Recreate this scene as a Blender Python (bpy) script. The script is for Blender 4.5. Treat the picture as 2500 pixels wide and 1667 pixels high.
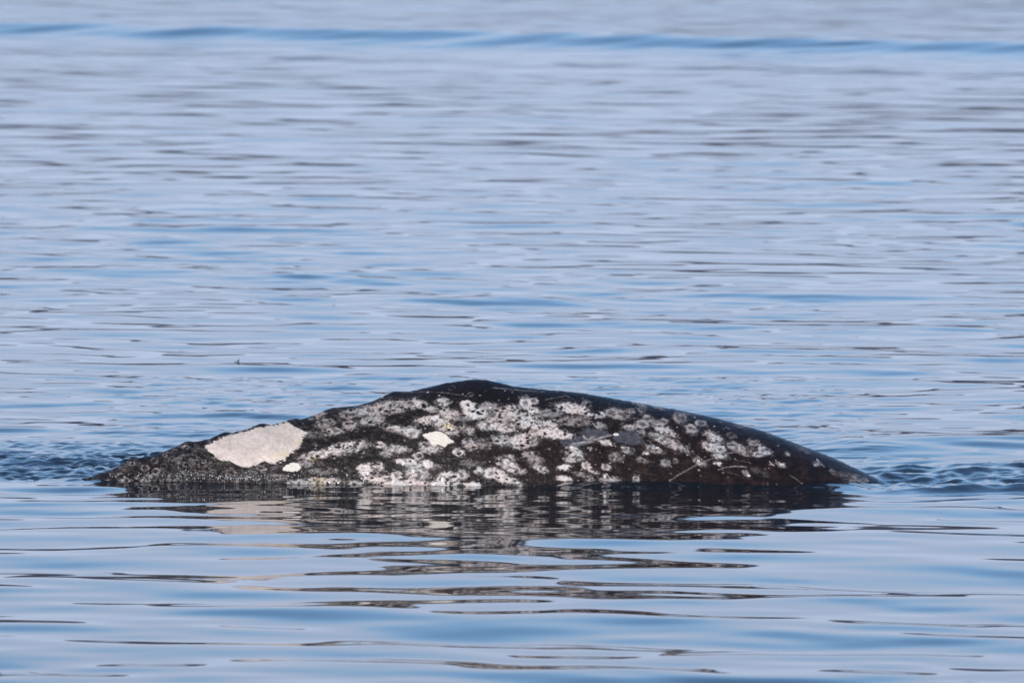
import bpy, math
import numpy as np
from mathutils import Vector

# ------------------------------------------------------------------ scene
for o in list(bpy.data.objects):
    bpy.data.objects.remove(o, do_unlink=True)
SC = bpy.context.scene
COL = SC.collection
RNG = np.random.default_rng(11)
R = math.radians

# ------------------------------------------------------------------ camera
# a long lens on a boat deck: 4.3 m above the sea, the whale 60 m away, 7 m of
# sea across the frame at the whale
CAM_H, DIST, FRAME_W = 4.3, 60.0, 7.0
F_PX = 2500.0 * DIST / FRAME_W                     # focal length in photo pixels
PITCH = math.atan(CAM_H / 59.45) - math.atan((1190 - 833.5) / F_PX)
cam_d = bpy.data.cameras.new("camera")
cam = bpy.data.objects.new("camera", cam_d)
COL.objects.link(cam)
cam.location = (0, 0, CAM_H)
cam.rotation_euler = (math.pi / 2 - PITCH, 0, 0)
cam_d.sensor_width = 36.0
cam_d.lens = 36.0 * F_PX / 2500.0
cam_d.clip_start = 0.5
cam_d.clip_end = 30000.0
cam_d.dof.use_dof = True
cam_d.dof.focus_distance = 59.4
cam_d.dof.aperture_fstop = 6.0
SC.camera = cam

# ------------------------------------------------------------------ sky, sun
SUN_EL, SUN_AZ = R(26.0), R(220.0)                 # azimuth from +Y towards +X: behind the camera
w = bpy.data.worlds.new("World")
SC.world = w
w.use_nodes = True
nt = w.node_tree
for n in list(nt.nodes):
    nt.nodes.remove(n)
sky = nt.nodes.new("ShaderNodeTexSky")
sky.sky_type = 'NISHITA'
sky.sun_disc = False
sky.sun_elevation = SUN_EL
sky.sun_rotation = SUN_AZ
sky.altitude = 0.0
sky.air_density = 1.0
sky.dust_density = 0.5
sky.ozone_density = 5.0
bg = nt.nodes.new("ShaderNodeBackground")
bg.inputs["Strength"].default_value = 0.15
wo = nt.nodes.new("ShaderNodeOutputWorld")
# thin pale haze low over the horizon, all the way round, thinning out upwards
tcw = nt.nodes.new("ShaderNodeTexCoord")
sep = nt.nodes.new("ShaderNodeSeparateXYZ")
mr = nt.nodes.new("ShaderNodeMapRange")
mr.interpolation_type = 'SMOOTHSTEP'
mr.inputs["From Min"].default_value = math.sin(R(5.0))
mr.inputs["From Max"].default_value = math.sin(R(12.0))
mr.inputs["To Min"].default_value = 0.93
mr.inputs["To Max"].default_value = 0.0
mixw = nt.nodes.new("ShaderNodeMix")
mixw.data_type = 'RGBA'
mixw.inputs["B"].default_value = (3.1, 3.66, 5.0, 1)
nt.links.new(tcw.outputs["Generated"], sep.inputs[0])
nt.links.new(sep.outputs["Z"], mr.inputs["Value"])
nt.links.new(mr.outputs[0], mixw.inputs["Factor"])
nt.links.new(sky.outputs[0], mixw.inputs["A"])
nt.links.new(mixw.outputs["Result"], bg.inputs[0])
nt.links.new(bg.outputs[0], wo.inputs[0])
sun_d = bpy.data.lights.new("sun", 'SUN')
sun_d.energy = 3.0
sun_d.angle = R(0.5)
sun_d.color = (1.0, 0.90, 0.78)
sun = bpy.data.objects.new("sun", sun_d)
COL.objects.link(sun)
sdir = Vector((math.sin(SUN_AZ) * math.cos(SUN_EL), math.cos(SUN_AZ) * math.cos(SUN_EL), math.sin(SUN_EL)))
sun.rotation_euler = sdir.to_track_quat('Z', 'Y').to_euler()
sun.location = (-20, -60, 40)
SC.render.engine = 'CYCLES'
SC.view_settings.view_transform = 'Standard'
SC.view_settings.look = 'None'
SC.view_settings.exposure = 0.45
SC.view_settings.gamma = 1.0
SC.view_settings.use_curve_mapping = False
SC.cycles.max_bounces = 8
SC.cycles.use_denoising = True

# ------------------------------------------------------------------ helpers
def project(X, Y, Z):
    """world point -> photo pixel (2500 x 1667)"""
    c, s = math.cos(PITCH), math.sin(PITCH)
    dz = Z - CAM_H
    depth = Y * c - dz * s
    up = Y * s + dz * c
    return 1250 + F_PX * X / depth, 833.5 - F_PX * up / depth

def sea_point(u, v, z=0.0):
    """photo pixel -> point on the sea surface"""
    c, s = math.cos(PITCH), math.sin(PITCH)
    a, b = (u - 1250) / F_PX, (833.5 - v) / F_PX
    dy, dz = c + b * s, -s + b * c
    t = (z - CAM_H) / dz
    return a * t, dy * t

def plane_point(u, v, Y):
    c, s = math.cos(PITCH), math.sin(PITCH)
    a, b = (u - 1250) / F_PX, (833.5 - v) / F_PX
    dy, dz = c + b * s, -s + b * c
    t = Y / dy
    return a * t, CAM_H + dz * t

def noise2(x, y, seed):
    """gradient noise in about -1..1, vectorised"""
    r = np.random.default_rng(seed)
    N = 256
    ang = r.random((N, N)) * 2 * np.pi
    gx, gy = np.cos(ang), np.sin(ang)
    xi, yi = np.floor(x).astype(np.int64), np.floor(y).astype(np.int64)
    fx, fy = x - xi, y - yi
    sx = fx * fx * fx * (fx * (fx * 6 - 15) + 10)
    sy = fy * fy * fy * (fy * (fy * 6 - 15) + 10)
    def g(i, j, dx, dy):
        i, j = i % N, j % N
        return gx[i, j] * dx + gy[i, j] * dy
    n00 = g(xi, yi, fx, fy)
    n10 = g(xi + 1, yi, fx - 1, fy)
    n01 = g(xi, yi + 1, fx, fy - 1)
    n11 = g(xi + 1, yi + 1, fx - 1, fy - 1)
    a = n00 + sx * (n10 - n00)
    b = n01 + sx * (n11 - n01)
    return 1.5 * (a + sy * (b - a))

def fbm(x, y, seed, octaves=4, gain=0.5):
    out, amp, tot = 0.0, 1.0, 0.0
    for k in range(octaves):
        out = out + amp * noise2(x * 2 ** k + 17.3 * k, y * 2 ** k - 9.1 * k, seed + k)
        tot += amp
        amp *= gain
    return out / tot

def sstep(e0, e1, x):
    t = np.clip((x - e0) / (e1 - e0), 0, 1)
    return t * t * (3 - 2 * t)

def grid_mesh(name, P, wrap=False):
    """P: (rows, cols, 3) -> quad mesh, smooth shaded"""
    nr, nc = P.shape[:2]
    idx = np.arange(nr * nc).reshape(nr, nc)
    if wrap:
        idx = np.concatenate([idx, idx[:, :1]], axis=1)
    q = np.stack([idx[:-1, :-1], idx[:-1, 1:], idx[1:, 1:], idx[1:, :-1]], axis=-1).reshape(-1, 4)
    return raw_mesh(name, P.reshape(-1, 3), q)

def raw_mesh(name, V, Q, smooth=True):
    me = bpy.data.meshes.new(name)
    n = Q.shape[1]
    me.vertices.add(len(V))
    me.vertices.foreach_set("co", np.ascontiguousarray(V, dtype=np.float32).ravel())
    me.loops.add(Q.size)
    me.loops.foreach_set("vertex_index", np.ascontiguousarray(Q, dtype=np.int32).ravel())
    me.polygons.add(len(Q))
    me.polygons.foreach_set("loop_start", np.arange(0, Q.size, n, dtype=np.int32))
    me.polygons.foreach_set("loop_total", np.full(len(Q), n, dtype=np.int32))
    me.polygons.foreach_set("use_smooth", np.full(len(Q), smooth, dtype=bool))
    me.update(calc_edges=True)
    me.validate()
    return me

def link(name, me, mat=None, parent=None, **props):
    o = bpy.data.objects.new(name, me)
    COL.objects.link(o)
    if mat is not None:
        me.materials.append(mat)
    if parent is not None:
        o.parent = parent
    for k, v in props.items():
        o[k] = v
    return o

def new_mat(name):
    m = bpy.data.materials.new(name)
    m.use_nodes = True
    return m, m.node_tree, m.node_tree.nodes["Principled BSDF"]

# ------------------------------------------------------------------ materials
def mat_water():
    m, t, p = new_mat("sea_water")
    p.inputs["Base Color"].default_value = (0.006, 0.013, 0.019, 1)
    p.inputs["Roughness"].default_value = 0.02
    p.inputs["IOR"].default_value = 1.333
    # unresolved ripples: glassy round the whale, lightly wind-ruffled farther out
    tc = t.nodes.new("ShaderNodeTexCoord")
    sp = t.nodes.new("ShaderNodeSeparateXYZ")
    mr = t.nodes.new("ShaderNodeMapRange")
    mr.inputs["From Min"].default_value = 85.0
    mr.inputs["From Max"].default_value = 230.0
    mr.inputs["To Min"].default_value = 0.03
    mr.inputs["To Max"].default_value = 0.115
    t.links.new(tc.outputs["Object"], sp.inputs[0])
    t.links.new(sp.outputs["Y"], mr.inputs["Value"])
    t.links.new(mr.outputs[0], p.inputs["Roughness"])
    return m

def mat_hills():
    m, t, p = new_mat("forested_hill")
    tc = t.nodes.new("ShaderNodeTexCoord")
    ns = t.nodes.new("ShaderNodeTexNoise")
    ns.inputs["Scale"].default_value = 0.02
    ns.inputs["Detail"].default_value = 8
    cr = t.nodes.new("ShaderNodeValToRGB")
    cr.color_ramp.elements[0].color = (0.038, 0.038, 0.048, 1)  # bluish tint puts distance haze into the forest colour
    cr.color_ramp.elements[1].color = (0.078, 0.076, 0.094, 1)
    t.links.new(tc.outputs["Object"], ns.inputs["Vector"])
    t.links.new(ns.outputs[0], cr.inputs[0])
    t.links.new(cr.outputs[0], p.inputs["Base Color"])
    p.inputs["Roughness"].default_value = 0.95
    p.inputs["Specular IOR Level"].default_value = 0.1
    return m

# ------------------------------------------------------------------ hills across the water
def build_hills():
    nu, nv = 360, 40
    az = np.linspace(R(-75), R(75), nu)
    tt = np.linspace(0, 1, nv)
    A, T = np.meshgrid(az, tt)
    crest = 120 + 40 * fbm(A * 6, A * 0 + 3.1, 40, 5) + 34 * noise2(A * 2.2, A * 0 + 0.7, 44)
    rad = 2600 + 900 * T
    z = -3 + (crest + 3) * np.sin(T * np.pi / 2) ** 0.8 + 7 * T * fbm(A * 60, T * 8, 47, 3)
    P = np.stack([rad * np.sin(A), rad * np.cos(A), z], axis=-1)
    return link("hills", grid_mesh("hills", P), mat_hills(), kind="structure",
                label="dark wooded hills along the far shore", category="hills")

# ------------------------------------------------------------------ whale outline (photo pixels, along its back)
BACK = np.array([
 (100,1206),(150,1184),(190,1170),(226,1162),(250,1153),(272,1146),(300,1133),(320,1122),(329,1118.5),(340,1118),(372,1112),(418,1095),
 (440,1086),(452,1079.5),(460,1078),(474,1078.6),(512,1070),(535,1061),(547,1056.3),(556,1055.3),(568,1056),(604,1047),
 (624,1039.5),(634,1035.3),(644,1034.8),(660,1036.5),(686,1031),(704,1025.5),(715,1022.2),(724,1021.5),(734,1022),(757,1016),
 (785,1006),(804,998.5),(814,996.5),(834,994),(872,989),(905,980),(931,970),(950,961.5),(958,958),(966,957),(1002,955),
 (1048,944.6),(1089,934.4),(1135,928.6),(1163,926),(1188,927.2),(1214,933),(1250,942),(1303,948.5),(1367,954),(1418,959),
 (1469,967.6),(1533,979),(1596,990.5),(1668,1003),(1750,1021),(1830,1043),(1868,1053),(1888,1061),(1957,1087.5),
 (2034,1117),(2085,1141),(2120,1158),(2142,1170),(2166,1184),(2200,1208)], dtype=float)

def smooth1(a, k):
    ker = np.exp(-0.5 * (np.arange(-3 * k, 3 * k + 1) / k) ** 2)
    ker /= ker.sum()
    return np.convolve(np.pad(a, 3 * k, mode='edge'), ker, mode='valid')

# back line in metres over x, continued below the surface at both ends
bx, bz = plane_point(BACK[:, 0], BACK[:, 1], DIST)
WX = np.linspace(-4.3, 4.6, 2200)
left_x, right_x = bx[0], bx[-1]
wz = np.interp(WX, bx, bz)
lm, rm = WX < left_x, WX > right_x
wz[lm] = bz[0] - 0.42 * (left_x - WX[lm]) - 0.10 * (left_x - WX[lm]) ** 2
wz[rm] = bz[-1] - 0.62 * (WX[rm] - right_x) - 0.12 * (WX[rm] - right_x) ** 2
ridge_raw = smooth1(wz, 1)
ridge_low = smooth1(wz, 42)
ridge_raw = ridge_low + (ridge_raw - ridge_low) * np.where(WX < -0.7, 1.35, 1.0)
HALF_W = np.interp(WX, [-4.3, -3.0, -2.0, -0.8, 0.3, 1.5, 2.6, 4.6], [0.16, 0.30, 0.42, 0.60, 0.78, 0.88, 0.86, 0.45])
HALF_H = np.interp(WX, [-4.3, -3.0, -2.0, -0.8, 0.3, 1.5, 2.6, 4.6], [0.26, 0.46, 0.62, 0.82, 0.95, 1.00, 0.96, 0.5])
KEEL = np.interp(WX, [-4.3, -0.6, 0.1, 1.0, 4.6], [1.35, 1.32, 1.25, 1.06, 1.0])

def body_at(x):
    i = np.interp(x, WX, np.arange(len(WX)))
    f = lambda a: np.interp(x, WX, a)
    return f(ridge_low), f(ridge_raw) - f(ridge_low), f(HALF_W), f(HALF_H), f(KEEL)

def water_half_width(x):
    """half width of the body where it meets the sea"""
    zt, _, a, b, p = body_at(x)
    c = np.clip((b - zt) / b, -1, 1)          # cos t at z = 0
    t = np.arccos(c)
    return np.where(zt > 0, a * np.sin(np.minimum(t, np.pi / 2)) ** p, 0.0)

# ------------------------------------------------------------------ sea
def sea_height(x, y, cell):
    """height of the sea in metres; cell = local mesh spacing, shorter waves fade out"""
    r = np.random.default_rng(5)
    h = np.zeros_like(x)
    wx = x + 0.5 * noise2(x * 0.12, y * 0.06, 71)
    wy = y + 0.9 * noise2(x * 0.10, y * 0.08, 72)
    grp = [0.65 + 0.75 * np.clip(0.5 + noise2(x * s, y * s * 0.45, 80 + i), 0, 1.5) for i, s in enumerate((0.06, 0.13, 0.24))]
    N = 66
    lam = np.exp(np.linspace(math.log(0.36), math.log(6.0), N))
    for i in range(N):
        l = lam[i] * (1 + 0.05 * r.standard_normal())
        k = 2 * math.pi / l
        a = R(17) + R(27) * r.standard_normal()
        s = 0.0080 * np.interp(l, [0.34, 0.6, 1.0, 2.0, 4.0, 6.0], [0.50, 0.95, 1.05, 0.72, 0.38, 0.28])
        ph = r.random() * 2 * math.pi
        g = grp[2] if l < 0.8 else (grp[1] if l < 2 else grp[0])
        fade = sstep(2.0, 4.0, l / cell)
        h += fade * g * (s / k) * np.sin(k * (wx * math.sin(a) + wy * math.cos(a)) + ph)
    # the body shelters the water close in front of it
    calm = np.exp(-((x + 0.3) / 2.6) ** 4) * np.exp(-np.clip((57.0 - y) / 1.8, 0, None) ** 2) * (1 - sstep(60.5, 61.5, y))
    return h * (1 - 0.45 * calm)

def local_water(x, y):
    """what the whale does to the sea around it, plus the wake line far off"""
    h = np.zeros_like(x)
    # far wake of a passing boat
    (x0, y0), (x1, y1) = sea_point(0, 84), sea_point(2500, 138)
    dx, dy = x1 - x0, y1 - y0
    L = math.hypot(dx, dy)
    d = ((x - x0) * (-dy) + (y - y0) * dx) / L
    for off, hh, wd in ((0, 0.31, 1.9), (-15, 0.05, 2.6)):
        h += hh * np.exp(-((d - off) / wd) ** 2)
    # near field
    near = (np.abs(x) < 7) & (y > 52) & (y < 72)
    X, Y = x[near], y[near]
    hn = np.zeros_like(X)
    hw = water_half_width(X)
    front = (DIST - hw) - Y                       # metres in front of the waterline
    along = sstep(-3.4, -2.8, X) * (1 - sstep(2.5, 3.0, X))
    # water piled up along the flank
    pile = 0.020 + 0.018 * sstep(0.1, 0.6, X) * (1 - sstep(0.9, 1.8, X)) + 0.004 * sstep(2.0, 2.5, X) - 0.008 * (1 - sstep(-2.9, -2.4, X))
    hn += pile * along * np.exp(-np.clip(front, 0, None) / 0.4) * (front > -2)
    # fine ripples running parallel to the flank
    rp = np.exp(-((front - 1.2) / 2.4) ** 2) * along
    ripx = X + 0.3 * noise2(X * 0.8, Y * 0.8, 91)
    ripy = Y + 0.25 * noise2(X * 0.9, Y * 0.5, 92)
    hn += rp * (0.0030 * fbm(ripx * 0.9, ripy * 2.0, 93, 2) + 0.0016 * fbm(ripx * 1.5, ripy * 4.4, 94, 2))
    # small wavelets lapping at the skin
    hn += along * np.exp(-np.clip(front, 0, None) / 0.25) * 0.008 * fbm(X * 4, Y * 6, 98, 2)
    # rough dark water behind the tail
    chop = (1 - sstep(-2.5, -1.6, X)) * sstep(59.7, 60.3, Y) * (1 - sstep(61.8, 64.8, Y))
    hn += chop * (0.026 * fbm(X * 1.6, Y * 1.1, 95, 2) + 0.050 * (0.55 + 0.9 * np.clip(noise2(X * 0.7, Y * 1.1, 99) + 0.3, 0, 1)) * fbm(X * 7.5, Y * 6.5, 97, 2, 0.6))
    hn += 0.03 * (1 - sstep(-2.9, -2.4, X)) * np.exp(-((Y - 60.8) / 0.35) ** 2)
    # churned water ahead of the body
    turb = sstep(2.3, 2.6, X) * sstep(58.9, 59.5, Y) * (1 - sstep(60.6, 61.6, Y))
    hn += turb * (0.130 * fbm(X * 0.7, Y * 0.9, 101, 2) + 0.065 * (0.3 - np.abs(fbm(X * 2.0 + 0.6 * Y, Y * 1.3, 103, 3))) + 0.024 * fbm(X * 5.0, Y * 4.2, 104, 3, 0.6) - 0.010)
    hn += 0.050 * sstep(2.5, 3.0, X) * np.exp(-((Y - 61.5) / 0.55) ** 2)
    # smooth slick behind it
    hn += 0.06 * sstep(1.7, 2.6, X) * np.exp(-((Y - 63.6) / 1.1) ** 2)
    # skin of disturbed water hugging the right flank
    lip = sstep(0.0, 0.5, X) * (1 - 0.9 * sstep(0.7, 1.6, X)) * (1 - sstep(2.0, 2.4, X)) * np.exp(-((front - 0.05 - 0.1 * noise2(X * 1.3, X * 0, 109)) / 0.20) ** 2)
    hn += lip * (0.030 + 0.020 * noise2(X * 0.9, X * 0 + 4, 110) + 0.012 * fbm(X * 9, Y * 6, 107, 3, 0.65))
    h[near] += hn
    return h

def build_sea():
    # rows: distance from the camera; spacing follows what the waves need
    ys = [38.0]
    while ys[-1] < 300:
        y = ys[-1]
        s = 0.065
        if 57.5 < y < 65.5:
            s = 0.028
        elif y > 70:
            s = min(0.30, 0.06 * (y / 70.0) ** 2.4)
        ys.append(y + s)
    g = 0.30
    while ys[-1] < 9000:
        g *= 1.07
        ys.append(ys[-1] + g)
    back, g = [38.0], 0.055
    while back[-1] > -400:
        g *= 1.15
        back.append(back[-1] - g)
    ys = np.array(back[:0:-1] + ys)
    us = list(np.arange(0, 4.5, 0.030))
    g = 0.030
    while us[-1] < 9000:
        g *= 1.18
        us.append(us[-1] + g)
    us = np.array([-u for u in us[:0:-1]] + us)
    scale = np.maximum(1.0, ys / 66.0)
    scale = np.minimum(scale, 6.0)
    X = us[None, :] * scale[:, None]
    Y = np.repeat(ys[:, None], len(us), axis=1)
    cy = np.gradient(ys)[:, None] + 0 * X
    cx = np.gradient(us)[None, :] * scale[:, None]
    cell = np.maximum(cx, cy)
    Z = np.zeros_like(X)
    act = (cell < 5) & (np.abs(X) < 400)
    Z[act] = sea_height(X[act], Y[act], cell[act])
    act2 = (np.abs(X) < 300) & (Y > 40) & (Y < 600)
    Z[act2] += local_water(X[act2], Y[act2])
    P = np.stack([X, Y, Z], axis=-1)
    print("sea grid", P.shape)
    return link("sea", grid_mesh("sea", P), mat_water(), kind="structure",
                label="calm rippled pale blue sea", category="water")

# ------------------------------------------------------------------ whale
# pale patches of scarred skin: centre u, v, half sizes, strength 0..1, tilt in degrees (positive = rising to the right)
BLOBS = [
 # tail end
 (234,1173,15,5,.30,15),(262,1178,12,7,.45,0),(293,1150,17,6,.50,15),(313,1134,16,6,.45,30),(316,1173,32,9,.55,12),(351,1178,14,9,.65,0),
 (377,1160,30,9,.40,10),(422,1101,28,7,.40,25),(453,1090,12,5,.50,10),(440,1122,45,14,.32,12),(489,1128,60,18,.36,8),(482,1155,66,18,.34,5),
 (430,1170,50,12,.36,0),(584,1168,66,13,.36,0),(635,1147,52,11,.46,12),(560,1150,40,10,.34,0),(672,1165,30,10,.42,0),(395,1180,22,6,.5,0),
 (520,1100,25,10,.25,0),(545,1180,50,7,.36,0),
 # behind the big patch
 (943,996,72,17,.72,10),(870,1006,50,12,.46,14),(908,1027,32,13,.55,10),(793,1033,30,12,.36,10),(775,1015,25,7,.40,18),(813,1053,30,10,.52,5),
 (854,1038,18,12,.48,0),(760,1060,34,10,.28,0),(829,1097,66,14,.74,14),(760,1112,34,10,.62,14),(745,1132,26,8,.40,0),(790,1150,40,9,.26,0),
 (778,1175,62,10,.64,0),(720,1180,24,8,.60,0),(880,1085,26,10,.40,0),
 # middle
 (966,1047,26,9,.74,0),(1005,1054,24,15,.74,0),(1033,990,26,10,.72,-25),(1010,985,10,14,.55,0),(1081,981,18,10,.74,0),(1096,1007,24,11,.64,-10),
 (1065,1001,22,9,.62,-10),(1058,1025,46,12,.72,5),(1092,1046,28,15,.74,-15),(1048,1092,30,15,.56,-8),(1142,989,20,12,.86,-10),(1160,1008,32,15,.82,-8),
 (1193,993,26,10,.58,0),(1224,1013,38,18,.80,0),(1196,1038,34,14,.74,0),(1130,1022,30,8,.42,0),(1140,1048,22,10,.56,-30),(1232,1043,34,14,.62,0),
 (1249,1002,24,14,.84,0),(1283,984,18,15,.80,-30),(1303,979,13,8,.60,0),(1303,1002,12,8,.86,0),(1278,1022,36,15,.78,0),(1303,1036,38,13,.95,0),
 (1349,1035,18,11,.82,0),(1340,1010,40,12,.36,0),(1354,1058,44,13,.90,-8),(1310,1060,24,12,.62,0),(1272,1077,26,20,.80,0),(1300,1078,20,12,.5,0),
 (928,1086,13,8,.84,0),(969,1096,32,10,.74,-6),(945,1106,20,9,.44,0),(1119,1104,15,9,.88,0),(1022,1112,13,8,.60,0),(1147,1084,20,14,.56,-20),
 (1180,1084,24,14,.42,0),(1229,1076,24,15,.56,0),(1205,1070,12,8,.4,0),
 (994,1127,28,10,.80,-5),(1043,1132,15,11,.95,-20),(1020,1152,30,28,.86,0),(892,1145,22,14,.84,0),(925,1140,14,12,.82,0),(905,1165,30,14,.86,-10),
 (943,1172,38,13,.78,-8),(994,1180,66,9,.74,0),(870,1180,20,8,.6,0),(969,1160,13,11,.75,0),(1096,1170,34,20,.84,0),(1075,1182,30,8,.85,0),
 (1127,1158,17,13,.68,0),(1150,1183,22,7,.90,0),(1201,1156,24,15,.90,0),(1224,1163,28,14,.84,-25),(1224,1127,17,12,.74,-15),(1242,1118,12,9,.7,0),
 (1170,1147,12,9,.66,0),(1245,1136,24,14,.72,-15),(1262,1149,22,8,.78,-10),(1255,1177,22,9,.88,-15),(1303,1122,26,12,.52,-20),(1318,1143,20,9,.58,-20),
 (1290,1108,16,8,.5,0),(1065,1140,20,8,.3,0),(1150,1130,30,10,.25,0),
 # right of middle
 (1395,996,40,13,.88,-8),(1425,1004,18,9,.86,-10),(1443,1016,15,8,.90,-20),(1431,984,12,8,.40,-20),(1507,1010,32,13,.70,-12),(1466,1013,12,7,.60,-20),
 (1538,1003,12,6,.6,-10),(1405,1027,44,14,.46,0),(1464,1038,17,10,.45,-15),(1479,1080,19,8,.76,-12),(1527,1098,14,8,.88,-20),(1395,1092,13,6,.80,0),
 (1405,1109,26,13,.84,-20),(1390,1122,18,7,.6,-10),(1433,1138,16,10,.88,-25),(1377,1141,18,7,.94,5),(1479,1140,12,7,.72,-15),(1420,1158,22,6,.4,-12),
 (1504,1115,18,14,.34,0),(1450,1150,14,6,.55,-15),(1568,1035,19,11,.60,-15),(1619,1029,13,8,.44,-10),(1538,1043,21,8,.76,-4),(1568,998,13,11,.36,-30),
 (1583,1021,20,8,.42,-30),(1605,1032,12,8,.35,0),(1660,1020,18,14,.42,-20),(1711,1033,18,7,.44,-18),(1688,1048,16,12,.72,-30),(1622,1050,34,11,.80,-25),
 (1632,1080,52,11,.94,-24),(1568,1056,12,7,.74,-20),(1599,1097,21,9,.80,-22),(1578,1107,8,4,.90,0),(1568,1122,16,7,.50,-20),(1624,1130,13,10,.56,0),
 (1709,1127,20,9,.66,-28),(1650,1125,8,5,.66,-20),(1553,1168,9,8,.64,0),(1377,1168,20,6,.88,-5),(1487,1170,26,7,.70,0),(1440,1172,12,4,.4,0),
 (1743,1067,26,12,.86,-28),(1730,1089,18,10,.88,-25),(1756,1095,18,12,.80,-25),(1756,1112,22,8,.76,-12),(1799,1091,24,10,.86,-20),(1822,1105,18,9,.82,-25),
 (1840,1081,17,7,.60,-20),(1832,1095,12,7,.40,-20),(1865,1099,19,9,.84,-28),(1852,1109,15,6,.84,-12),(1753,1131,10,5,.90,-20),(1906,1133,13,6,.86,-22),
 (1824,1159,10,5,.84,-30),(1815,1151,5,3,.8,0),(1855,1152,28,10,.18,-20),(1925,1109,6,3,.8,-30),(2092,1174,32,13,.60,-30),(2060,1162,20,8,.36,-30),
 (2034,1152,14,6,.34,-35),(2110,1168,13,3,.80,-32),(1998,1190,14,5,.60,-10),(1804,1040,10,3,.50,-18),(1784,1063,12,7,.20,-20),(1962,1099,24,7,.26,-25),
 (1993,1132,9,5,.6,-20),(1680,1010,14,4,.4,-12),(1880,1058,12,4,.5,-22),(1560,986,16,3,.45,-12),(1610,996,18,3,.5,-12),
]
# hard-edged white patches
BIG = [(x / 6.72 + 450, y / 6.72 + 1020) for x, y in (
 (345,480),(430,410),(560,345),(760,275),(1000,220),(1180,170),(1400,130),(1600,90),(1700,65),(1790,130),(1900,180),(1960,220),(2035,245),
 (1980,300),(1960,340),(1930,410),(1830,520),(1700,620),(1620,700),(1500,750),(1400,745),(1330,712),(1240,740),(1100,800),(940,805),(840,760),
 (760,710),(600,700),(520,670),(480,600),(400,550))]
SMALL = [(x / 6.72 + 450, y / 6.72 + 1020) for x, y in ((1620,850),(1680,775),(1790,745),(1870,760),(1905,820),(1850,860),(1780,872))]
MID = [(x / 5.6 + 900, y / 5.6 + 920) for x, y in ((750,800),(850,765),(960,750),(1060,800),(1100,850),(1160,885),(1075,910),(1040,950),(960,915),(880,920),(830,860))]
GREY1 = [(x / 5.6 + 1250, y / 5.6 + 930) for x, y in ((650,830),(800,800),(930,740),(960,650),(1100,640),(1280,690),(1370,730),(1200,790),(1080,840),(980,880),(860,905),(720,895))]
GREY2 = [(x / 5.6 + 1250, y / 5.6 + 930) for x, y in ((1380,790),(1470,680),(1660,660),(1790,770),(1800,850),(1650,880),(1540,850),(1440,840))]
# scratches: points, half width, strength
LINES = [
 ([(1620,1183),(1660,1157),(1700,1135),(1743,1117),(1772,1108),(1803,1101)],1.5,.42),
 ([(1754,1146),(1773,1140),(1799,1138),(1823,1140)],1.5,.55),
 ([(1395,1084),(1440,1077),(1470,1068),(1497,1061)],2.0,.62),
 ([(1398,1089),(1430,1082),(1452,1078)],1.4,.5),
 ([(1440,1164),(1442,1160)],1.2,.3),
 ([(1995,1122),(2003,1130),(2012,1139)],1.6,.75),
 ([(985,958),(1040,956),(1088,959),(1140,966)],1.1,.26),
 ([(1202,947),(1245,950),(1283,954)],1.4,.38),
 ([(1283,954),(1330,957)],1.6,.25),
 ([(1500,1105),(1503,1114),(1500,1123)],2.4,.62),([(1503,1113),(1515,1119)],2.2,.62),
 ([(1425,1063),(1428,1070),(1438,1073),(1450,1064)],2.2,.62),([(1438,1073),(1452,1070)],2.0,.5),
 ([(1434,1093),(1444,1094),(1441,1099)],2.4,.7),
 ([(1474,1158),(1475,1166)],2.6,.66),([(1481,1157),(1491,1168)],1.8,.72),
 ([(1703,1121),(1702,1128),(1708,1132)],2.2,.62),
 ([(1880,1127),(1884,1133),(1890,1136)],1.8,.75),
 ([(1922,1105),(1928,1112)],1.6,.7),
 ([(1330,976),(1382,966),(1400,974)],.9,.35),
 ([(1092,1120),(1140,1116)],.8,.35),([(1200,1061),(1262,1052)],1.1,.45),
 ([(1790,1122),(1830,1128)],.9,.25),([(1930,1160),(1965,1184)],1.4,.3),([(1700,1110),(1712,1120)],1.5,.4),
 ([(1770,1150),(1810,1162)],1.0,.15),([(1550,1150),(1600,1160)],1.0,.12),
]
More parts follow.
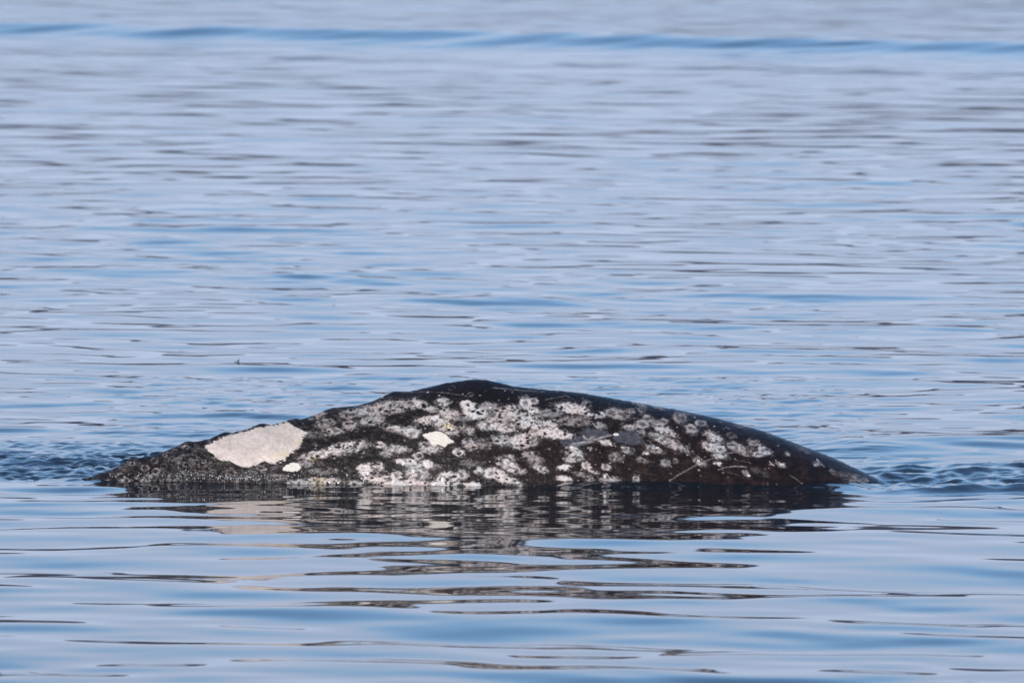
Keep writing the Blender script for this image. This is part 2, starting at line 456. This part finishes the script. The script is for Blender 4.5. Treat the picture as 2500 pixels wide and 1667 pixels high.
RINGS = [(354,1142,10,8,.5),(381,1151,10,8,.7),(422,1164,12,9,.45),(295,1164,11,9,.45),(262,1178,9,7,.5),(351,1178,11,8,.75),(301,1180,9,6,.7),
 (377,1124,9,7,.45),(433,1124,9,7,.42),(402,1112,6,4,.5),(453,1092,9,4,.5),(322,1132,8,5,.5),(301,1142,8,4,.35),
 (969,1160,12,10,.9),(1142,987,10,8,.9),(1146,1001,9,7,.8),(1022,1112,11,8,.9),(802,1057,11,8,.7),(822,1052,10,7,.6),(943,1040,9,8,.4),(1006,1058,14,10,.7),
 (880,1103,10,7,.7),(762,1117,9,6,.7),(784,1108,9,7,.7),(829,1087,10,6,.6),(928,1085,10,7,.8),(1119,1103,11,8,.8),(1103,947,9,6,.2),(1149,963,7,5,.45),
 (1303,979,10,7,.8),(1303,1003,9,7,.9),(1283,984,11,10,.8),(1466,1013,11,7,.8),(1568,1035,14,9,.7),(1619,1029,11,7,.6),(1711,1033,13,7,.6),(1688,1046,11,9,.7),
 (1568,998,11,9,.4),(1583,1021,13,7,.45),(1553,1168,8,7,.8),(1479,1140,10,7,.8),(1127,1159,10,8,.8),(1201,1155,14,11,.8),(1096,1170,17,14,.6),(1260,1148,10,7,.7),
 (1784,1063,10,7,.3),(1661,1021,14,11,.4),(1730,1091,8,7,.9),(1758,1097,9,8,.9),(1799,1093,8,7,.8),(1852,1109,9,5,.8),(1840,1082,12,6,.6),(1865,1099,12,8,.7),
 (571,1072,10,7,.18),(600,1068,8,6,.2),(590,1098,11,6,.22),(652,1090,6,5,.25),(642,1074,6,5,.2),(725,1064,8,6,.22),(690,1096,9,7,.22),(660,1078,8,5,.15)]

def polygon_distance(u, v, poly):
    """signed distance to a closed polygon, positive inside"""
    pts = np.array(poly)
    d2 = np.full(u.shape, 1e9)
    inside = np.zeros(u.shape, bool)
    for (x0, y0), (x1, y1) in zip(pts, np.roll(pts, -1, axis=0)):
        ex, ey = x1 - x0, y1 - y0
        tt = np.clip(((u - x0) * ex + (v - y0) * ey) / (ex * ex + ey * ey + 1e-9), 0, 1)
        d2 = np.minimum(d2, (u - x0 - tt * ex) ** 2 + (v - y0 - tt * ey) ** 2)
        c = ((y0 > v) != (y1 > v)) & (u < (x1 - x0) * (v - y0) / (y1 - y0 + 1e-12) + x0)
        inside ^= c
    d = np.sqrt(d2)
    return np.where(inside, d, -d)

def line_distance(u, v, pts):
    d2 = np.full(u.shape, 1e9)
    for (x0, y0), (x1, y1) in zip(pts[:-1], pts[1:]):
        ex, ey = x1 - x0, y1 - y0
        tt = np.clip(((u - x0) * ex + (v - y0) * ey) / (ex * ex + ey * ey + 1e-9), 0, 1)
        d2 = np.minimum(d2, (u - x0 - tt * ex) ** 2 + (v - y0 - tt * ey) ** 2)
    return np.sqrt(d2)

def lerp(a, b, f):
    return a + (np.asarray(b) - a) * f[..., None]

def window(u, v, cu, cv, rad):
    return np.nonzero((np.abs(u - cu) < rad) & (np.abs(v - cv) < rad))

def skin(u, v):
    """skin colour (linear) and relief for flank positions u, v (1 unit = 2.8 mm)"""
    r = np.random.default_rng(23)
    n_big = fbm(u / 26, v / 17, 201, 3)
    n_mid = fbm(u / 11, v / 7, 205, 3, 0.6)
    n_fine = fbm(u / 4.6, v / 3.0, 209, 3, 0.65)
    n_streak = fbm((u + 0.35 * v) / 15, (v - 0.12 * u) / 2.6, 213, 3, 0.6)
    uw = u + 9.0 * n_mid + 7.0 * n_big
    vw = v + 5.0 * fbm(u / 12, v / 8, 217, 3, 0.6) + 3.0 * n_streak
    M = np.zeros_like(u)
    halo = np.zeros_like(u)
    for cu, cv, ru, rv, wt, tilt in BLOBS:
        wi = window(u, v, cu, cv, max(ru, rv) * 2.0 + 12)
        if not len(wi[0]):
            continue
        c, s = math.cos(R(tilt)), math.sin(R(tilt))
        du, dv = uw[wi] - cu, vw[wi] - cv
        a_, b_ = (du * c - dv * s) / ru, (du * s + dv * c) / rv
        q = np.sqrt(a_ * a_ + b_ * b_) + 0.42 * n_mid[wi] + 0.36 * n_fine[wi] + 0.2 * n_streak[wi]
        val = wt * (r.uniform(0.80, 1.22) if cu < 1500 else r.uniform(0.66, 1.02)) * (1 - sstep(0.80, 1.12, q))
        M[wi] = np.maximum(M[wi], val) + 0.12 * np.minimum(M[wi], val)
        q0 = np.sqrt(a_ * a_ + b_ * b_) + 0.25 * n_big[wi]
        halo[wi] = np.maximum(halo[wi], wt * (1 - sstep(0.6, 1.9, q0)))
    M0 = M.copy()
    # crazed texture: thin dark cracks and bright filaments
    crack = 1 - np.clip(np.abs(fbm(u / 10, v / 6.5, 301, 2)) * 5.0, 0, 1)
    crack2 = 1 - np.clip(np.abs(fbm(u / 16, v / 10, 305, 3)) * 5.5, 0, 1)
    n_grain = fbm(u / 6.0, v / 4.2, 309, 2, 0.7)
    # cloudy breakup inside the pale areas
    M *= np.clip(1.0 + 0.8 * n_mid + 0.35 * n_grain + 0.5 * n_streak + 0.25 * crack2 - 0.25 * crack, 0.05, 1.35)
    bays = sstep(0.04, 0.22, fbm((u + 0.4 * v) / 17, v / 9.5, 321, 3, 0.6))
    M *= 1 - 0.66 * bays * (1 - sstep(0.86, 0.95, M0))
    tail_c = 1 - sstep(600, 760, u)
    rough = np.clip(0.16 + 1.9 * n_mid + 0.9 * n_fine + 1.2 * n_streak, 0.0, 1.9)
    M = M * (1 - tail_c) + M0 * rough * tail_c
    M = np.maximum(M, halo * 0.50 * np.clip(0.15 + 1.3 * n_mid + 1.0 * n_fine + 1.3 * n_streak, 0, 1.2))
    # soft grey mottling of the skin between, strongest towards the tail
    tailw = 1 - sstep(560, 1350, u)
    low = sstep(955, 1010, v)
    M = np.maximum(M, (0.04 + 0.14 * tailw) * np.clip(0.05 + 1.7 * n_big + 0.9 * n_fine + 0.7 * n_streak, 0, 1.6) * (0.35 + 0.65 * low))
    M = np.maximum(M, 0.16 * np.clip(1.9 * n_mid + 1.2 * n_fine - 0.35, 0, 1.3) * low * (1 - 0.75 * sstep(1450, 1750, u)))
    # ring scars left by barnacles
    rings = [(cu, cv, ru, rv, st, True) for cu, cv, ru, rv, st in RINGS]
    for cu, cv, ru, rv, wt, tilt in BLOBS:
        for _ in range(1 + int(ru * rv / 190)):
            if r.random() < 0.75 and wt > 0.3:
                sz = r.uniform(4.5, 10)
                rings.append((cu + r.normal() * ru * 0.5, cv + r.normal() * rv * 0.5, sz, sz * r.uniform(0.6, 0.85), 0.45 * wt * r.uniform(0.5, 1.3), False))
    for _ in range(90):
        sz = r.uniform(4, 9)
        rings.append((r.uniform(230, 1150), r.uniform(1040, 1188), sz, sz * 0.72, r.uniform(0.08, 0.28), False))
    for cu, cv, ru, rv, st, big in rings:
        wi = window(u, v, cu, cv, ru * 1.8 + 6)
        if not len(wi[0]):
            continue
        du, dv = u[wi] + 1.6 * n_mid[wi] - cu, v[wi] + 1.2 * n_big[wi] - cv
        q = np.sqrt((du / ru) ** 2 + (dv / rv) ** 2)
        ang = np.arctan2(dv, du)
        rim = np.exp(-((q - 0.9) / 0.24) ** 2) * np.clip(0.8 + 0.5 * np.sin(ang * 2 + cu) + 0.8 * n_fine[wi], 0.1, 1.3)
        core = np.exp(-(q / 0.52) ** 2)
        k = 0.85 if big else 0.7
        M[wi] = M[wi] * (1 - min(0.8, st * 0.9) * core * k) + (st * 0.62) * rim * (1 - 0.6 * M[wi])
    # dark pits eaten into the pale skin, in swarms
    swarm = fbm(u / 34, v / 24, 231, 2)
    for _ in range(1500):
        cu, cv = r.uniform(690, 1480), r.uniform(960, 1190)
        sz = r.uniform(1.6, 3.9)
        wi = window(u, v, cu, cv, sz * 3.2)
        if not len(wi[0]):
            continue
        m = wi[0].size // 2
        if swarm[wi[0][m], wi[1][m]] < 0.02 + 0.1 * r.random():
            continue
        q = np.sqrt(((u[wi] - cu) / (sz * 1.5)) ** 2 + ((v[wi] - cv) / (sz * 0.9)) ** 2) + 0.25 * n_fine[wi]
        M[wi] *= 1 - 0.93 * (1 - sstep(0.65, 1.15, q))
    # bright flecks
    for _ in range(900):
        cu, cv = r.uniform(560, 1900), r.uniform(950, 1188)
        sz = r.uniform(0.9, 2.0)
        wi = window(u, v, cu, cv, sz * 4)
        q = np.sqrt(((u[wi] - cu) / (sz * 1.7)) ** 2 + ((v[wi] - cv) / sz) ** 2)
        M[wi] = np.maximum(M[wi], 0.75 * r.random() ** 2 * (1 - sstep(0.5, 1.2, q)))
    for pts, hw, st in LINES:
        d = line_distance(u + 2 * n_mid, v + 1.6 * n_mid, pts) + 0.8 * n_fine
        M = np.maximum(M, st * np.clip(0.75 + 1.1 * n_mid + 0.5 * n_fine, 0.1, 1.25) * (1 - sstep(hw * 0.4, hw * 1.6, d)))
    M = np.clip(M, 0, 1)
    # ---- colour
    brown = np.clip(0.45 + 0.9 * n_big + 0.5 * n_streak, 0, 1) * (0.25 + 0.75 * sstep(1000, 1400, u)) * sstep(985, 1090, v)
    C = np.zeros(u.shape + (3,)) + np.array([0.0100, 0.0082, 0.0082])
    C = lerp(C, (0.024, 0.0130, 0.0115), brown)
    C *= (1 + 0.45 * n_fine)[..., None]
    # flat slate patches where the skin has been rubbed
    for poly in (GREY1, GREY2):
        d = polygon_distance(u + 8 * n_mid + 5 * n_streak, v + 5 * n_fine + 4 * n_mid, poly)
        f = sstep(-2.5, 3.0, d) * (0.75 + 0.7 * n_streak + 0.5 * n_mid)
        C = lerp(C, (0.072, 0.073, 0.086), np.clip(f, 0, 1))
        M = np.where(d > 0, M * 0.6, M)
    for pts, hw, st in LINES[2:4] + LINES[11:13]:
        d = line_distance(u + 2 * n_mid, v + 1.6 * n_mid, pts) + 0.8 * n_fine
        M = np.maximum(M, st * np.clip(0.75 + 1.1 * n_mid + 0.5 * n_fine, 0.1, 1.25) * (1 - sstep(hw * 0.4, hw * 1.6, d)))
    hue = np.clip(0.5 + 1.2 * fbm(u / 60, v / 40, 241, 2), 0, 1)
    pale = 1.10 * np.stack([0.50 + 0.03 * hue, 0.445 + 0.03 * (1 - hue), 0.405 + 0.05 * (1 - hue)], axis=-1)
    pale *= (1 + 0.10 * n_fine)[..., None]
    C = C + (pale - C) * (M ** 1.35)[..., None]
    # hard white patches
    relief = M.copy()
    for poly, base in ((BIG, (0.455, 0.390, 0.345)), (SMALL, (0.60, 0.55, 0.49)), (MID, (0.60, 0.54, 0.47))):
        jag = 5.5 * noise2((u + 1.5 * v) / 11, (v - 0.25 * u) / 2.6, 251) + 4.0 * n_mid + 2.2 * n_fine
        sc = 1.3 if poly is BIG else 0.45
        d = polygon_distance(u + sc * jag, v + 0.5 * sc * jag, poly) + (0.0 if poly is BIG else 2.0)
        f = sstep(-0.8, 1.2, d)
        wcol = np.zeros(u.shape + (3,)) + np.array(base)
        wcol = wcol * (1 + 0.12 * n_mid + 0.09 * n_fine + 0.12 * n_streak)[..., None]
        if poly is BIG:
            soft = 0.5 * n_big + 0.35 * n_mid
            wcol = wcol * (1 + 0.32 * soft + 0.20 * fbm(u / 48, v / 30, 341, 2) - 0.16 * sstep(0.10, 0.3, n_streak) * np.clip(0.5 + 2 * n_big, 0, 1))[..., None]
            wcol = wcol * (1 + 0.16 * sstep(1070, 1130, v))[..., None]  # lower part painted lighter, as where low sun strikes the steeper flank
            for cu, cv, ru, rv, st in RINGS:
                q = np.sqrt(((u + 2 * n_mid - cu) / ru) ** 2 + ((v + n_big - cv) / rv) ** 2)
                wcol = lerp(wcol, (0.56, 0.51, 0.46), np.clip(st * 3.2 * np.exp(-((q - 0.85) / 0.3) ** 2), 0, 1) * (0.6 + 0.5 * n_fine))
            for cu, cv, s_ in ((731,1078,9),(694,1108,12),(672,1112,10)):
                wcol = lerp(wcol, (0.50, 0.42, 0.22), np.clip(0.65 * np.exp(-(((u - cu) / s_) ** 2 + ((v - cv) / (s_ * 0.6)) ** 2)) * (0.7 + 0.9 * n_mid), 0, 1))
            pit = sstep(0.55, 0.75, fbm(u / 5, v / 3.4, 259, 2) + 0.1 * n_big)
            wcol *= (1 - 0.45 * pit)[..., None]
        C = C + (wcol - C) * f[..., None]
        relief = np.maximum(relief, f)
    for cu, cv, s_ in ((770,1122,12),(778,1172,14),(1093,1040,14)):
        C = lerp(C, C * np.array([1.05, 0.95, 0.62]), np.exp(-(((u - cu) / s_) ** 2 + ((v - cv) / (s_ * 0.6)) ** 2)))
    return np.clip(C, 0.003, 0.9), relief

def mat_whale():
    m, t, p = new_mat("whale_skin")
    at = t.nodes.new("ShaderNodeAttribute")
    at.attribute_name = "skin"
    tc = t.nodes.new("ShaderNodeTexCoord")
    ns = t.nodes.new("ShaderNodeTexNoise")
    ns.inputs["Scale"].default_value = 55.0
    ns.inputs["Detail"].default_value = 4.0
    mix = t.nodes.new("ShaderNodeMix")
    mix.data_type = 'RGBA'
    mix.blend_type = 'MULTIPLY'
    mix.inputs["Factor"].default_value = 1.0
    mr = t.nodes.new("ShaderNodeMapRange")
    mr.inputs["To Min"].default_value = 0.86
    mr.inputs["To Max"].default_value = 1.14
    t.links.new(tc.outputs["Object"], ns.inputs["Vector"])
    t.links.new(ns.outputs[0], mr.inputs["Value"])
    t.links.new(at.outputs["Color"], mix.inputs["A"])
    t.links.new(mr.outputs[0], mix.inputs["B"])
    t.links.new(mix.outputs["Result"], p.inputs["Base Color"])
    rr = t.nodes.new("ShaderNodeMapRange")
    rr.inputs["To Min"].default_value = 0.46
    rr.inputs["To Max"].default_value = 0.62
    t.links.new(at.outputs["Alpha"], rr.inputs["Value"])
    t.links.new(rr.outputs[0], p.inputs["Roughness"])
    p.inputs["Specular IOR Level"].default_value = 0.07
    p.inputs["Coat Weight"].default_value = 0.09
    p.inputs["Coat Roughness"].default_value = 0.07
    bp = t.nodes.new("ShaderNodeBump")
    bp.inputs["Strength"].default_value = 0.35
    bp.inputs["Distance"].default_value = 0.004
    add = t.nodes.new("ShaderNodeMath")
    add.operation = 'ADD'
    t.links.new(at.outputs["Alpha"], add.inputs[0])
    t.links.new(ns.outputs[0], add.inputs[1])
    t.links.new(add.outputs[0], bp.inputs["Height"])
    t.links.new(bp.outputs[0], p.inputs["Normal"])
    return m

def flank_point(x, tt):
    """point and outward normal on the near flank"""
    def q(x_, t_):
        zt, bump, a, b, p = body_at(np.array([x_]))
        return Vector((x_, DIST - float(a[0] * math.sin(t_) ** p[0]), float(zt[0] - b[0] + b[0] * math.cos(t_) + bump[0] * math.exp(-(t_ / 0.42) ** 2))))
    c = q(x, tt)
    n = (q(x + 0.02, tt) - q(x - 0.02, tt)).cross(q(x, tt + 0.02) - q(x, tt - 0.02))
    n.normalize()
    if n.y > 0:
        n = -n
    return c, n

def flank_from_pixel(u, v):
    x = (u - 1250) * DIST / F_PX
    best = None
    for tt in np.linspace(0.05, 1.7, 120):
        c, n = flank_point(x, tt)
        pu, pv = project(c.x, c.y, c.z)
        if best is None or abs(pv - v) < best[0]:
            best = (abs(pv - v), tt)
    return flank_point(x, best[1])

def build_whale():
    xs = np.concatenate([np.arange(-4.3, -3.05, 0.02), np.arange(-3.05, 2.66, 0.0042), np.arange(2.66, 4.6, 0.02)])
    # angle round the body from the back ridge: fine on the scarred flank, coarser on the far side and belly
    near_t = np.concatenate([np.linspace(0, 1.62, 330), np.linspace(1.62, np.pi, 18)[1:]])
    far_t = np.concatenate([np.linspace(0, 1.62, 60), np.linspace(1.62, np.pi, 18)[1:]])
    zt, bump, a, b, p = body_at(xs)
    def side(th, sgn):
        T = th[None, :]
        yy = a[:, None] * np.abs(np.sin(T)) ** p[:, None]
        zz = (zt - b)[:, None] + b[:, None] * np.cos(T) + bump[:, None] * np.exp(-(T / 0.42) ** 2)
        XX = xs[:, None] + 0 * T
        u, v = project(XX, DIST - yy, zz)
        C, relief = skin(u, v)
        lift = 0.0022 * relief + 0.0035 * fbm(u / 15, v / 11, 331, 3) + 0.0012 * fbm(u / 5, v / 4, 335, 2)
        lift = lift * (0.25 + 0.75 * sstep(260, 520, u))
        yy = yy + lift * np.sin(T)
        zz = zz + lift * np.cos(T)
        return np.stack([XX, DIST - sgn * yy, zz], axis=-1), np.concatenate([C, relief[..., None]], axis=-1)
    Pn, Kn = side(near_t, 1)
    Pf, Kf = side(far_t, -1)
    P = np.concatenate([Pn, Pf[:, -2:0:-1]], axis=1)
    K = np.concatenate([Kn, Kf[:, -2:0:-1]], axis=1)
    me = grid_mesh("whale", P, wrap=True)
    ca = me.color_attributes.new("skin", 'FLOAT_COLOR', 'POINT')
    ca.data.foreach_set("color", np.ascontiguousarray(K, dtype=np.float32).ravel())
    whale = link("whale", me, mat_whale(),
                 label="dark grey whale back mottled with white scars, arched above the calm sea", category="whale")
    return whale

def mat_simple(name, col, rough, spec=0.5, noise=0.0, scale=80.0):
    m, t, p = new_mat(name)
    p.inputs["Roughness"].default_value = rough
    p.inputs["Specular IOR Level"].default_value = spec
    tc = t.nodes.new("ShaderNodeTexCoord")
    ns = t.nodes.new("ShaderNodeTexNoise")
    ns.inputs["Scale"].default_value = scale
    cr = t.nodes.new("ShaderNodeValToRGB")
    cr.color_ramp.elements[0].color = tuple(c * (1 - noise) for c in col) + (1,)
    cr.color_ramp.elements[1].color = tuple(min(1, c * (1 + noise)) for c in col) + (1,)
    t.links.new(tc.outputs["Object"], ns.inputs["Vector"])
    t.links.new(ns.outputs[0], cr.inputs[0])
    t.links.new(cr.outputs[0], p.inputs["Base Color"])
    return m

def build_barnacles(whale):
    """low white barnacle shells seated on the skin"""
    mat = mat_simple("barnacle_shell", (0.60, 0.57, 0.53), 0.6, 0.3, 0.25, 160)
    prof = [(1.0, -0.2), (0.92, 0.12), (0.72, 0.34), (0.46, 0.40), (0.34, 0.30), (0.28, 0.10), (0.0, 0.08)]
    seg = 12
    V, Q = [], []
    for r_, h in prof:
        for k in range(seg):
            a = 2 * math.pi * k / seg
            rr = r_ * (1 + 0.07 * math.cos(6 * a))
            V.append((rr * math.cos(a), rr * math.sin(a), h))
    for i in range(len(prof) - 1):
        for k in range(seg):
            Q.append((i * seg + k, i * seg + (k + 1) % seg, (i + 1) * seg + (k + 1) % seg, (i + 1) * seg + k))
    me = raw_mesh("barnacle", np.array(V), np.array(Q))
    me.materials.append(mat)
    for u, v, sx, sy, rot in ((1503,1060,8,5,-10),(1395,1092,6,4,0),(1578,1107,5,3,-10),(1753,1131,6,4,-20),(1824,1160,5,3.5,-20),(1372,1141,6,4.5,10),
                              (1383,1140,6,4.5,10),(1475,1163,3.5,5.5,0),(1702,1127,4,5,20),(1603,1094,5,4,-20),(1302,1003,6,4.5,0),(1043,1132,7,6,0),
                              (1906,1133,7,4.5,-20),(1197,996,4,3,0)):
        c, n = flank_from_pixel(u, v)
        o = bpy.data.objects.new("barnacle", me)
        COL.objects.link(o)
        o.parent = whale
        o.location = c
        q = n.to_track_quat('Z', 'Y')
        o.rotation_mode = 'QUATERNION'
        o.rotation_quaternion = q
        o.scale = (sx * 0.0028, sy * 0.0028, 0.010)

def build_droplets():
    """spray drops shed along the tail end"""
    r = np.random.default_rng(3)
    g = (1 + 5 ** 0.5) / 2
    ico = np.array([(-1,g,0),(1,g,0),(-1,-g,0),(1,-g,0),(0,-1,g),(0,1,g),(0,-1,-g),(0,1,-g),(g,0,-1),(g,0,1),(-g,0,-1),(-g,0,1)]) / math.hypot(1, g)
    tri = np.array([(0,11,5),(0,5,1),(0,1,7),(0,7,10),(0,10,11),(1,5,9),(5,11,4),(11,10,2),(10,7,6),(7,1,8),(3,9,4),(3,4,2),(3,2,6),(3,6,8),(3,8,9),(4,9,5),(2,4,11),(6,2,10),(8,6,7),(9,8,1)])
    V, F = [], []
    spots = []
    for cu, cv, su, sv, n in ((470,1160,42,16,46),(560,1172,40,13,55),(610,1168,45,15,42),(390,1170,50,14,28),(300,1182,35,6,18),(700,1165,50,16,40),(760,1150,40,12,26),(540,1196,120,6,46)):
        for _ in range(n):
            spots.append((cu + r.normal() * su * 0.75, min(1207, cv + r.normal() * sv * 0.75)))
    for u, v in spots:
        x = (u - 1250) * DIST / F_PX
        y = DIST - float(water_half_width(np.array([x]))[0]) - r.uniform(0.02, 0.10)
        z = plane_point(u, v, y)[1]
        if z < 0.03:
            z = 0.05 + 0.03 * r.random()
        rad = 0.0016 + 0.0016 * r.random() ** 2.5
        F.append(tri + 12 * len(V))
        V.append(ico * rad * np.array([1, 1, r.uniform(0.9, 1.5)]) + np.array([x, y, z]))
    me = raw_mesh("spray_drops", np.concatenate(V), np.concatenate(F))
    mat = mat_simple("spray_water", (0.8, 0.82, 0.85), 0.15, 0.5, 0.05, 30)
    return link("spray_drops", me, mat, kind="stuff", label="fine white spray drops in front of the tail end of the whale", category="spray")

def build_debris():
    """small dark bit of weed standing out of the water"""
    x, y = sea_point(582, 888)
    mat = mat_simple("dark_weed", (0.030, 0.034, 0.040), 0.5, 0.4, 0.3, 120)
    def tube(pts, rad, name, parent=None):
        V, Q = [], []
        seg = 8
        for (px, py, pz), r_ in zip(pts, rad):
            for k in range(seg):
                a = 2 * math.pi * k / seg
                V.append((px + r_ * math.cos(a), py + r_ * math.sin(a), pz))
        for i in range(len(pts) - 1):
            for k in range(seg):
                Q.append((i * seg + k, i * seg + (k + 1) % seg, (i + 1) * seg + (k + 1) % seg, (i + 1) * seg + k))
        return link(name, raw_mesh(name, np.array(V), np.array(Q)), mat, parent)
    root = bpy.data.objects.new("weed_sprig", None)
    COL.objects.link(root)
    root.location = (x, y, 0)
    root.scale = (1.25, 1.25, 1.25)
    root["label"] = "tiny dark sprig of weed poking up from open water beyond the whale"
    root["category"] = "weed"
    tube([(0.004, 0, -0.10), (0.004, 0, 0.0), (0.001, 0, 0.008), (-0.004, 0, 0.015), (0.000, 0, 0.023), (0.004, 0, 0.031)],
         [0.006, 0.006, 0.0058, 0.0055, 0.0065, 0.002], "stem", root)
    tube([(-0.004, 0, 0.006), (-0.014, 0.001, 0.008), (-0.020, 0.002, 0.014), (-0.024, 0.002, 0.018)],
         [0.003, 0.0045, 0.0055, 0.001], "blade", root)

build_hills()
build_sea()
whale = build_whale()
build_barnacles(whale)
build_droplets()
build_debris()
